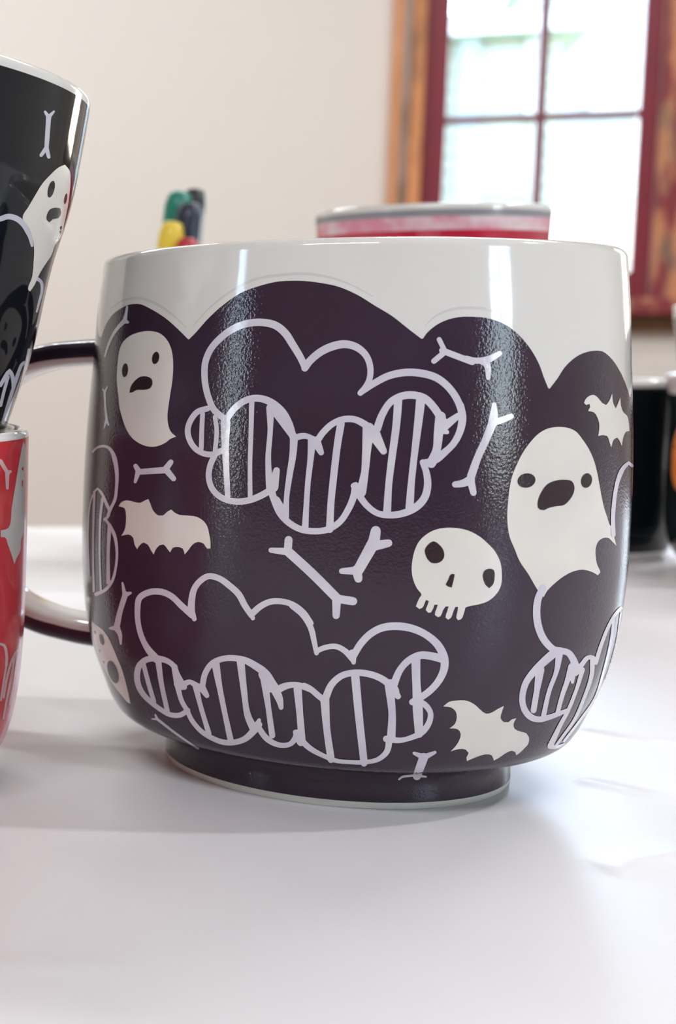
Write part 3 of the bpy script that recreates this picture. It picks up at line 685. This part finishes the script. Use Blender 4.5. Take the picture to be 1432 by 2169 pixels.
# --- clouds
figure(pot, 'cloud', mug, M_LINE, strokes=
    S_(zE, wE, ([(345, 815), (265, 745), (225, 660), (200, 560), (192, 470), (200, 380), (240, 285), (320, 195), (420, 125), (530, 88), (630, 82), (730, 105), (800, 160), (860, 250), (920, 350), (955, 425)], [50, 48, 50, 55, 60, 52]),
       ([(215, 735), (140, 760), (85, 830), (65, 905), (85, 985), (130, 1045), (200, 1080), (270, 1080), (330, 1050)], 44),
       ([(178, 775), (172, 900), (168, 1040)], 36), ([(272, 800), (285, 900), (272, 1060)], 34),
       ([(355, 820), (420, 735), (500, 675), (590, 657), (680, 680), (770, 750), (830, 850), (862, 950)], [50, 50, 55, 62, 55]),
       ([(270, 1090), (235, 1170), (225, 1260), (255, 1350), (330, 1415), (430, 1440), (530, 1430), (620, 1395), (690, 1355)], [45, 45, 48, 52]),
       ([(352, 840), (350, 1000), (355, 1150), (368, 1400)], [75, 55, 45, 42]), ([(550, 690), (545, 900), (537, 1150), (538, 1400)], [40, 36, 34, 36]),
       ([(690, 730), (690, 900), (675, 1100), (680, 1250), (690, 1350)], [60, 40, 40, 46, 60]), ([(738, 1205), (712, 1330)], [50, 80]), ([(728, 760), (850, 930)], [60, 50]),
       ([(695, 1350), (725, 1440), (765, 1530), (830, 1600), (920, 1650), (1030, 1665), (1130, 1650), (1220, 1590), (1280, 1500), (1322, 1400), (1335, 1320)], [55, 50, 48, 48, 55]),
       ([(870, 950), (862, 1080), (835, 1250), (815, 1400), (808, 1560)], [60, 52, 46, 40, 48]), ([(735, 1430), (800, 1540)], 60),
       ([(880, 955), (950, 942), (1010, 965), (1050, 1000)], [50, 42, 46]), ([(1035, 985), (1075, 1068)], [75, 45]),
       ([(1005, 970), (997, 1100), (975, 1300), (962, 1500), (955, 1630)], [60, 46, 42, 42, 50]),
       ([(1225, 850), (1200, 1000), (1170, 1250), (1150, 1450), (1140, 1650)], [58, 54, 54, 52, 56])) +
    S_(zB, wB, ([(165, 1000), (200, 950), (290, 875), (380, 835), (470, 820), (560, 845), (630, 910), (660, 1000), (652, 1090), (620, 1150), (585, 1190)], [55, 58, 62, 58, 50, 46, 44]),
       ([(600, 1175), (700, 1110), (800, 1060), (920, 1035), (1040, 1040), (1150, 1070), (1230, 1125), (1300, 1210), (1345, 1310), (1358, 1400)], [48, 55, 58, 55, 55])) +
    S_(zF, wF, ([(1270, 355), (1285, 440), (1270, 540), (1220, 640), (1150, 710), (1060, 775), (985, 785)], [56, 60, 54, 50, 62, 40]),
       ([(185, 625), (230, 560), (300, 495), (380, 460), (470, 460), (550, 500), (620, 555)], [50, 48, 50, 60]),
       ([(575, 530), (560, 700), (548, 850), (520, 1010)], [90, 66, 56, 75]), ([(610, 560), (688, 700)], [100, 52]),
       ([(640, 530), (680, 420), (740, 330), (820, 285), (910, 275), (1000, 300), (1070, 370), (1130, 460), (1160, 500)], [60, 52, 58, 58, 60]),
       ([(800, 310), (785, 500), (752, 750), (728, 950), (715, 1165)], [62, 58, 56, 52, 60]), ([(970, 310), (955, 450), (925, 700), (898, 950), (885, 1130)], [70, 60, 52, 52, 62]),
       ([(1120, 440), (1105, 560), (1088, 700), (1050, 790)], [80, 72, 62, 75]), ([(1150, 510), (1255, 430)], [70, 46]), ([(1120, 540), (1168, 556)], [60, 34]),
       ([(500, 1030), (560, 1110), (640, 1170), (730, 1185), (840, 1170), (940, 1120), (1000, 1050), (1022, 960), (1012, 860), (985, 785)], [52, 46, 52, 60, 56, 46]),
       ([(465, 965), (510, 1010)], [50, 70])))
figure(pot, 'cloud', mug, M_LINE, strokes=
    S_(zJ, wJ, ([(255, 770), (190, 690), (145, 600), (120, 500), (115, 400), (130, 310), (200, 267), (290, 262), (370, 295), (450, 370), (530, 440)], [60, 42, 40, 46, 48, 46, 52]), ([(522, 400), (545, 468)], [50, 36]),
       ([(522, 420), (525, 330), (545, 240), (590, 180), (650, 145), (730, 160), (810, 215), (880, 280), (930, 370), (978, 440)], [56, 46, 46, 50, 46]), ([(978, 430), (988, 462)], 34),
       ([(985, 425), (1050, 370), (1120, 338), (1210, 336), (1290, 360), (1370, 420), (1425, 500)], [50, 44, 46]),
       ([(240, 765), (180, 778), (130, 820), (112, 890), (122, 970), (160, 1040), (220, 1100), (300, 1160), (370, 1195), (440, 1195), (495, 1160)], [46, 46, 36, 40]),
       ([(250, 765), (330, 782), (385, 820), (420, 900), (452, 975)], [50, 40, 40, 60]), ([(160, 810), (200, 960), (240, 1095)], 34), ([(272, 785), (295, 950), (342, 1170)], [46, 36, 36]),
       ([(395, 830), (420, 980), (450, 1090), (490, 1160)], [46, 46, 36, 36]), ([(415, 960), (470, 985)], [50, 40]),
       ([(440, 980), (510, 945), (550, 965), (590, 990)], [52, 36, 48]), ([(555, 970), (585, 1100), (620, 1220), (655, 1335)], [48, 36, 36, 40]), ([(600, 985), (640, 1048)], [60, 38]),
       ([(605, 985), (628, 880), (680, 805), (760, 770), (850, 765), (930, 782), (1010, 825), (1090, 885), (1140, 955), (1180, 1010)], [44, 44, 46, 60, 46]), ([(1055, 890), (1120, 980)], [50, 90]),
       ([(1155, 1000), (1190, 1080), (1202, 1138)], [70, 60, 36]),
       ([(705, 800), (730, 950), (780, 1200), (822, 1395)], [62, 42, 40, 46]), ([(895, 785), (920, 1000), (950, 1200), (990, 1290)], [60, 50, 44, 60]), ([(1075, 920), (1100, 1100), (1135, 1350)], [60, 42, 46]),
       ([(490, 1160), (530, 1240), (600, 1320), (680, 1370), (770, 1402), (850, 1402), (930, 1375), (990, 1320), (1030, 1270)], [36, 36, 40, 44, 60]), ([(1005, 1300), (1036, 1235)], [60, 30]),
       ([(1165, 1010), (1240, 975), (1320, 967), (1432, 1005)], [60, 44, 44]),
       ([(1030, 1290), (1090, 1370), (1150, 1410), (1210, 1425), (1270, 1415), (1310, 1370), (1322, 1330)], [44, 46, 40, 38, 50])) +
    S_(zK, wK, ([(258, 8), (330, 70), (385, 160), (410, 260), (425, 335)], [44, 42, 40, 32]), ([(425, 322), (480, 298), (560, 290), (620, 320), (672, 375)], [36, 38, 42]), ([(672, 340), (680, 398)], [60, 32]),
       ([(678, 355), (730, 270), (800, 200), (880, 160), (980, 150), (1080, 165), (1180, 210), (1260, 280), (1300, 360), (1305, 430), (1275, 510), (1220, 580), (1150, 635), (1085, 672)], [48, 50, 54, 50, 58, 48, 46]),
       ([(340, 560), (380, 580), (440, 630), (485, 665)], 42), ([(295, 580), (310, 750), (325, 935)], [56, 46, 50]), ([(280, 880), (318, 945)], [36, 60]),
       ([(482, 650), (495, 850), (525, 1065)], [62, 48, 50]),
       ([(485, 650), (530, 550), (600, 490), (690, 470), (790, 480), (870, 510), (945, 565)], [52, 46, 44, 46, 50]), ([(925, 560), (985, 632)], [60, 42]), ([(935, 550), (960, 600)], 70),
       ([(690, 480), (715, 750), (752, 1090)], [58, 54, 50]), ([(925, 565), (945, 750), (938, 925)], [60, 50, 60]),
       ([(320, 935), (380, 990), (470, 1040), (560, 1075), (660, 1085), (760, 1085), (850, 1065), (910, 1010), (925, 935)], [44, 32, 28, 32, 46]), ([(905, 925), (1000, 935), (1080, 915), (1150, 880), (1200, 810), (1208, 745), (1170, 690), (1105, 660)], [46, 34, 44, 38, 44]),
       ([(950, 570), (1000, 450), (1060, 385), (1140, 350), (1220, 357), (1290, 375)], [54, 46, 52, 56]), ([(1108, 370), (1110, 500), (1118, 650), (1130, 890)], [62, 56, 70, 56])))
figure(pot, 'cloud', mug, M_LINE, strokes=
    S_(zN, wN, ([(425, 215), (378, 320), (362, 430), (370, 560), (405, 680), (460, 770), (540, 840), (610, 850), (680, 870), (720, 920), (748, 985), (765, 1050)], [70, 74, 76, 72, 64, 80]),
       ([(550, 860), (430, 965), (330, 1065), (255, 1170), (220, 1290), (222, 1390), (255, 1470), (315, 1525), (390, 1542), (470, 1525), (560, 1495), (665, 1452)], [90, 80, 66, 62, 66, 56, 40]),
       ([(395, 1040), (372, 1200), (330, 1450)], [90, 58, 60]), ([(590, 890), (560, 1060), (490, 1250), (430, 1510)], [70, 44, 44, 50]), ([(720, 1010), (680, 1130), (620, 1300), (570, 1485)], [80, 50, 44, 44]), ([(725, 1050), (722, 1165)], [80, 34]),
       ([(755, 1075), (820, 985), (880, 918), (930, 920), (960, 965)], [60, 46, 44]), ([(825, 1040), (760, 1250), (680, 1450), (600, 1600), (500, 1810)], [46, 36, 38, 44, 60]), ([(925, 940), (915, 1100), (850, 1300), (740, 1550), (620, 1720), (545, 1825)], [50, 40, 34, 32, 28, 28]),
       ([(958, 970), (1010, 800), (1080, 620), (1150, 490), (1215, 412), (1240, 425)], [44, 36, 34, 28]), ([(1140, 520), (1110, 750), (1040, 1050), (950, 1330), (800, 1550), (640, 1760)], 24), ([(1212, 470), (1170, 750), (1090, 1050), (1010, 1260)], 16), ([(495, 1815), (560, 1822), (640, 1790)], [50, 30, 20])))
figure(pot, 'cloud', mug, M_LINE, strokes=
    S_(zH, wH, ([(1155, 1400), (1150, 1250), (1158, 1120), (1172, 1000), (1202, 870), (1250, 765), (1298, 718), (1330, 745)], [40, 38, 38, 36, 44, 30])))
figure(pot, 'cloud', mug, M_LINE, strokes=
    S_(zS, wS, ([(200, 222), (250, 172), (330, 150), (400, 172), (450, 240), (490, 380), (505, 520), (500, 680), (480, 830), (420, 960), (390, 1045)], [26, 34, 60, 48, 38, 38, 40]),
       ([(210, 735), (262, 692), (310, 750), (370, 880), (410, 970)], [22, 34, 38, 40]), ([(385, 1060), (348, 1085)], 30),
       ([(360, 1085), (430, 1190), (480, 1310), (505, 1500), (490, 1700), (440, 1880), (350, 1990), (240, 2040)], [30, 44, 34, 30, 40, 46]),
       ([(322, 820), (292, 1100), (285, 1500), (300, 2010)], [36, 24, 24, 26]), ([(412, 1165), (395, 1500), (395, 1890)], [50, 38, 50]), ([(218, 745), (207, 1100), (200, 1500), (210, 2000)], [30, 28, 24, 28]), ([(200, 770), (162, 900), (138, 1200), (140, 1500), (155, 1800)], 18)))

# --- handle: a flat strap, purple outside, pale inside
HA = math.pi - R(36)
hr, hz = Vector((math.cos(HA), math.sin(HA), 0)), Vector((0, 0, 1)); ht = hz.cross(hr)
path = smooth_profile([(.0475, .0874), (.058, .0870), (.068, .0858), (.0770, .0825), (.0845, .0765), (.0895, .067), (.0912, .056), (.0893, .0445), (.0838, .0345), (.0765, .0280), (.068, .0246), (.058, .0232), (.0475, .0230)], 70)
tg = np.gradient(path, axis=0); tg /= np.linalg.norm(tg, axis=1)[:, None]
nout = np.stack([-tg[:, 1], tg[:, 0]], 1)           # outward side of the strap
sec = []
for a in np.linspace(0, 2*math.pi, 24, endpoint=False):
    c, q = math.cos(a), math.sin(a)
    sec.append((.0075*math.copysign(abs(c)**.55, c), .0031*math.copysign(abs(q)**.8, q)))
V, F, fm = [], [], []
for k, ((r, z), nn) in enumerate(zip(path, nout)):
    flare = 1 + .35*max(0, 1-min(k, 69-k)/8)
    for a_, b2 in sec:
        p = hr*(r + nn[0]*b2) + hz*(z + nn[1]*b2) + ht*(a_*flare); V.append(tuple(p))
for k in range(69):
    for i in range(24):
        i2 = (i+1) % 24
        F.append((k*24+i, k*24+i2, (k+1)*24+i2, (k+1)*24+i))
        am = 2*math.pi*(i+.5)/24; fm.append(1 if (math.sin(am) < -.35) else 0)
F.append(tuple(range(23, -1, -1))); fm.append(0); F.append(tuple(69*24+i for i in range(24))); fm.append(0)
hob = mesh_obj('handle', V, F, [M_SLIP, M_WHITE], mug, smooth=True, fmat=fm)
bm = bmesh.new(); bm.from_mesh(hob.data); bmesh.ops.recalc_face_normals(bm, faces=bm.faces); bm.to_mesh(hob.data); bm.free()

# ------------------------------------------------------------------ left stack: red mug below, black mug tipped on top
RD = .33
rc = Vector((at_depth(52, 1000, RD).x-.0470, CAM.y+RD, 0))
redmug = tag(empty('mug', rc), 'red mug at the left edge with pale ghost and bone, under the tipped black mug', 'mug')
rprof = smooth_profile([(.0335, 0), (.0337, .0015), (.0340, .0035), (.0372, .0046), (.0405, .0064), (.0427, .0084), (.0443, .0123), (.0457, .0191), (.0466, .0288), (.0470, .0480), (.0470, .0712)], 160)
rp_ = Pot('body', rprof, .0036, Matrix.Translation(rc), [M_WHITE], redmug, seg=256, inner_floor=.014, lip=.0014)
ring('red_slip', rp_, .0010, .0711, 2.5e-5, M_RED, redmug, n=60, seg=300)
figure(rp_, 'ghost', redmug, M_REDGHOST, fills=[zV([(50, 740), (75, 600), (100, 450), (130, 270), (150, 170), (160, 190), (164, 350), (160, 520), (150, 770), (135, 820), (130, 890), (105, 940), (92, 978), (75, 920), (50, 850), (30, 800), (2, 798), (2, 755)])])
figure(rp_, 'bone', redmug, M_REDLINE, strokes=S_(zV, wV, ([(2, 300), (50, 382)], 26), ([(45, 378), (66, 368)], [26, 18]), ([(45, 380), (46, 478)], [28, 18])))
figure(rp_, 'cloud', redmug, M_REDLINE, strokes=S_(zV, wV, ([(2, 1500), (25, 1510), (42, 1580), (40, 1640)], 18), ([(22, 1850), (40, 1740), (66, 1640), (98, 1560), (112, 1540)], [14, 16, 14]), ([(40, 1640), (20, 1760), (4, 1870)], 12), ([(92, 1600), (70, 1720), (40, 1880), (20, 1990)], 12), ([(108, 1600), (90, 1750), (60, 1900)], 10)))

TH = R(9.0)
bl_pts = [(180, 243), (165, 330), (140, 450), (105, 560), (60, 750), (10, 895)]
def xz(px, py): p = at_depth(px, py, RD); return p.x, p.z
cX, cZ = xz(10, 895); rb = .0432
bc = Vector((cX - rb*math.cos(TH), CAM.y+RD, cZ + rb*math.sin(TH)))
loc = []
for px, py in bl_pts:
    x, z = xz(px, py); dx, dz = x-bc.x, z-bc.z
    loc.append((dx*math.cos(TH)-dz*math.sin(TH), dx*math.sin(TH)+dz*math.cos(TH)))
loc = loc[::-1]
lx, lz = 2*rc.x-cX-bc.x, cZ-bc.z                 # where its wall leans on the far side of the red rim
lr, lh = -(lx*math.cos(TH)-lz*math.sin(TH)), lx*math.sin(TH)+lz*math.cos(TH)
bprof = smooth_profile([(.0255, lh-.0200), (.0258, lh-.0175), (.0310, lh-.0135), (lr-.0030, lh-.0068), (lr-.0004, lh)] + loc, 200)
bmw = Matrix.Translation(bc) @ Matrix.Rotation(TH, 4, 'Y')
blackmug = tag(empty('mug', bc, (0, TH, 0)), 'glossy black flared mug with white rim, tipped on top of the red mug', 'mug')
bp_ = Pot('body', bprof, .0034, bmw, [M_WHITE], blackmug, seg=300, inner_floor=lh-.010, lip=.0013)
ring('black_glaze', bp_, lh-.0198, loc[-1][1]-.0008, 2.5e-5, M_BLACK, blackmug, n=60, seg=360)
figure(bp_, 'bone', blackmug, M_BLACKLINE, strokes=S_(zT, wT, ([(555, 690), (530, 1055)], [58, 50]), ([(560, 700), (515, 635)], [52, 30]), ([(550, 700), (615, 630)], [52, 24]), ([(530, 1045), (470, 1130)], [50, 40]), ([(530, 1045), (556, 1150)], [50, 42])))
figure(bp_, 'ghost', blackmug, M_CREAM, fills=[zT([(740, 1240), (670, 1270), (560, 1370), (480, 1460), (400, 1590), (330, 1710), (255, 1850), (330, 1960), (370, 2080)]) + zU([(368, 130), (362, 300), (345, 450), (305, 590), (325, 605), (370, 540), (430, 410), (490, 310), (560, 205), (600, 90)]) + zT([(700, 2060), (735, 1900), (770, 1740), (795, 1560), (806, 1420), (795, 1310)])],
       dots=[zT(ell(582, 1520, 36, 98, 14)), zT([(530, 1870), (535, 1810), (570, 1750), (630, 1732), (685, 1740), (695, 1790), (665, 1850), (600, 1865), (560, 1900)]), zT(ell(748, 1630, 14, 62, 10))], dot_names=('eye', 'mouth', 'eye'), dot_m=M_BLACK)
figure(bp_, 'cloud', blackmug, M_BLACKLINE, strokes=S_(zT, wT, ([(2, 1862), (90, 1835), (180, 1855), (265, 1920), (335, 2040), (365, 2169)], [60, 66, 70, 30])) +
       S_(zU, wU, ([(410, 470), (445, 500), (455, 600), (430, 700), (398, 825)], [40, 30, 26, 22]), ([(2, 1630), (60, 1530), (100, 1470), (128, 1520), (145, 1640)], [40, 46, 38]), ([(85, 1540), (40, 1700), (4, 1850)], 34), ([(140, 1640), (195, 1500), (240, 1400), (268, 1380)], 36), ([(200, 1500), (130, 1700), (30, 2040)], [34, 38, 42]), ([(312, 1240), (240, 1600), (110, 2020)], [26, 40, 42])))

# ------------------------------------------------------------------ tall red mug behind
tD = .57
tc_ = at_depth(905, 709, tD); tcx = Vector((tc_.x, tc_.y, 0))
tall = tag(empty('mug', tcx), 'tall crimson mug with a pale rim, mottled with painted window light, behind the purple mug', 'mug')
tz1 = at_depth(905, 455, tD).z
tr_ = 232/F_PX*tD
tp = Pot('body', smooth_profile([(.027, 0), (.0272, .003), (.030, .006), (.0315, .03), (.033, .07), (tr_-.003, tz1-.030), (tr_-.0008, tz1-.012), (tr_, tz1)], 120), .0032, Matrix.Translation(tcx), [M_WHITE], tall, seg=200, inner_floor=.012, lip=.0014)
ring('crimson_glaze', tp, .002, tz1-.0072, 2.5e-5, M_CRIMSON, tall, n=40, seg=200)   # glaze stops below the lip
ring('lit_band', tp, tz1-.0075, tz1-.0030, 4e-5, M_PINKBAND, tall, n=8, seg=200)  # pale mottling is window light put into the colour
ring('grey_rim_line', tp, tz1-.0031, tz1-.0008, 5e-5, M_GREYRIM, tall, n=6, seg=200)

# ------------------------------------------------------------------ markers in a cup
mD = .69
mc = at_depth(390, 709, mD); mc = Vector((mc.x, mc.y, 0))
cup = tag(empty('marker_cup', mc), 'plain white cup holding the coloured markers, hidden behind the purple mug', 'cup')
Pot('body', smooth_profile([(.0235, 0), (.024, .003), (.0245, .04), (.0255, .094)], 60), .0028, Matrix.Translation(mc), [M_WHITE], cup, seg=96, inner_floor=.006, lip=.0012)
def marker(label, px, py, dd, lean, barrel, capc, r=.0052, cap_len=.036):
    top = at_depth(px, py, mD+dd)
    dx = Vector((math.sin(R(lean)), 0, math.cos(R(lean))))
    L = (top.z-.0065)/dx.z
    root = empty('marker', top-dx*L, (0, R(lean), 0)); tag(root, label, 'marker', 'markers in the cup')
    def lathe(name, prof, m, seg=24):
        v = []; f = []
        for rr, z in prof: v += [(rr*math.cos(2*math.pi*i/seg), rr*math.sin(2*math.pi*i/seg), z) for i in range(seg)]
        for j in range(len(prof)-1): f += [(j*seg+i, j*seg+(i+1) % seg, (j+1)*seg+(i+1) % seg, (j+1)*seg+i) for i in range(seg)]
        f += [tuple(range(seg-1, -1, -1)), tuple((len(prof)-1)*seg+i for i in range(seg))]
        return mesh_obj(name, v, f, m, root, smooth=True)
    lathe('barrel', [(r*.8, 0), (r*.95, .002), (r*.95, L-cap_len)], barrel)
    lathe('cap', [(r, L-cap_len), (r*1.06, L-cap_len+.002), (r*1.02, L-.006), (r*.8, L-.001), (r*.5, L)], capc)
M_YEL = mat('yellow_plastic', (0.85, 0.62, 0.06), 0.35); M_GRN = mat('green_plastic', (0.012, 0.22, 0.16), 0.35)
M_NAVY = mat('navy_plastic', (0.025, 0.032, 0.06), 0.35); M_REDP = mat('red_plastic', (0.5, 0.03, 0.05), 0.35); M_BLKP = mat('black_plastic', (0.02, 0.022, 0.02), 0.4)
marker('yellow marker with a yellow cap, front left of the bundle', 366, 470, -.008, 5, M_YEL, M_YEL)
marker('green capped marker standing tall at the left of the bundle', 381, 406, .004, 5, M_GRN, M_GRN, r=.0056, cap_len=.05)
marker('dark navy marker at the right of the bundle', 404, 430, -.004, 5, M_BLKP, M_NAVY, r=.0056, cap_len=.05)
marker('black capped marker, tallest and farthest back', 414, 400, .009, 5, M_NAVY, M_BLKP, r=.005, cap_len=.04)
marker('red marker, shortest, in front at the right of the bundle', 399, 505, -.015, 6, M_REDP, M_REDP, r=.0048)

# ------------------------------------------------------------------ right: black mug, and a stack at the frame's edge
kD = .675
kx = at_depth(1450, 709, kD); kc = Vector((kx.x-.0358*1.14, kx.y, 0))
kz1 = at_depth(1365, 800, kD).z
black2 = tag(empty('mug', kc), 'straight black mug with a pale inside, right behind the purple mug', 'mug')
kp = Pot('body', smooth_profile([(.0335, 0), (.0345, .002), (.0355, .006), (.0355, .04), (.0358, kz1-.002)], 60), .0032, Matrix.Translation(kc), [M_WHITE], black2, seg=160, inner_floor=.01, lip=.0012)
ring('black_glaze', kp, .0015, kz1-.003, 2.5e-5, M_BLACK, black2, n=30, seg=200)

sD = .60
left_x = at_depth(1411, 1000, sD).x
sr = .044
scn = Vector((left_x+sr*1.151, CAM.y+sD, 0)); sz1 = at_depth(1411, 800, sD).z
low = tag(empty('mug', scn), 'dark green black mug with an orange shape, lower of the stack at the right edge', 'mug')
lp = Pot('body', smooth_profile([(.034, 0), (.0343, .003), (.0375, .005), (.0412, .010), (.0433, .018), (sr, .03), (sr, .05), (sr+.0006, sz1-.008), (sr+.0026, sz1)], 90), .0030, Matrix.Translation(scn), [M_WHITE], low, seg=200, inner_floor=.01, lip=.0014)
ring('dark_glaze', lp, .0015, sz1-.0065, 2.5e-5, M_GREENBLACK, low, n=40, seg=200)
figure(lp, 'pumpkin', low, M_ORANGE, fills=[[(1424, 1010), (1423, 980), (1425, 950), (1430, 925), (1438, 905), (1460, 890), (1495, 888), (1520, 905), (1535, 950), (1532, 1000), (1515, 1045), (1480, 1055), (1450, 1050), (1432, 1035)]])
up_z1 = at_depth(1418, 652, sD).z
uprof = smooth_profile([(.026, .0126), (.0265, .0150), (.030, .030), (.036, .052), (.0420, sz1+.002), (.0432, sz1+.012), (.0448, up_z1-.004), (.0452, up_z1)], 80)
upc = tag(empty('mug', scn), 'blue grey cup with a white rim, nested in the mug at the right edge', 'mug')
upp = Pot('body', uprof, .003, Matrix.Translation(scn), [M_WHITE], upc, seg=200, inner_floor=.018, lip=.0014)
ring('blue_grey_glaze', upp, .0140, up_z1-.0035, 2.5e-5, M_BLUEGREY, upc, n=30, seg=200)
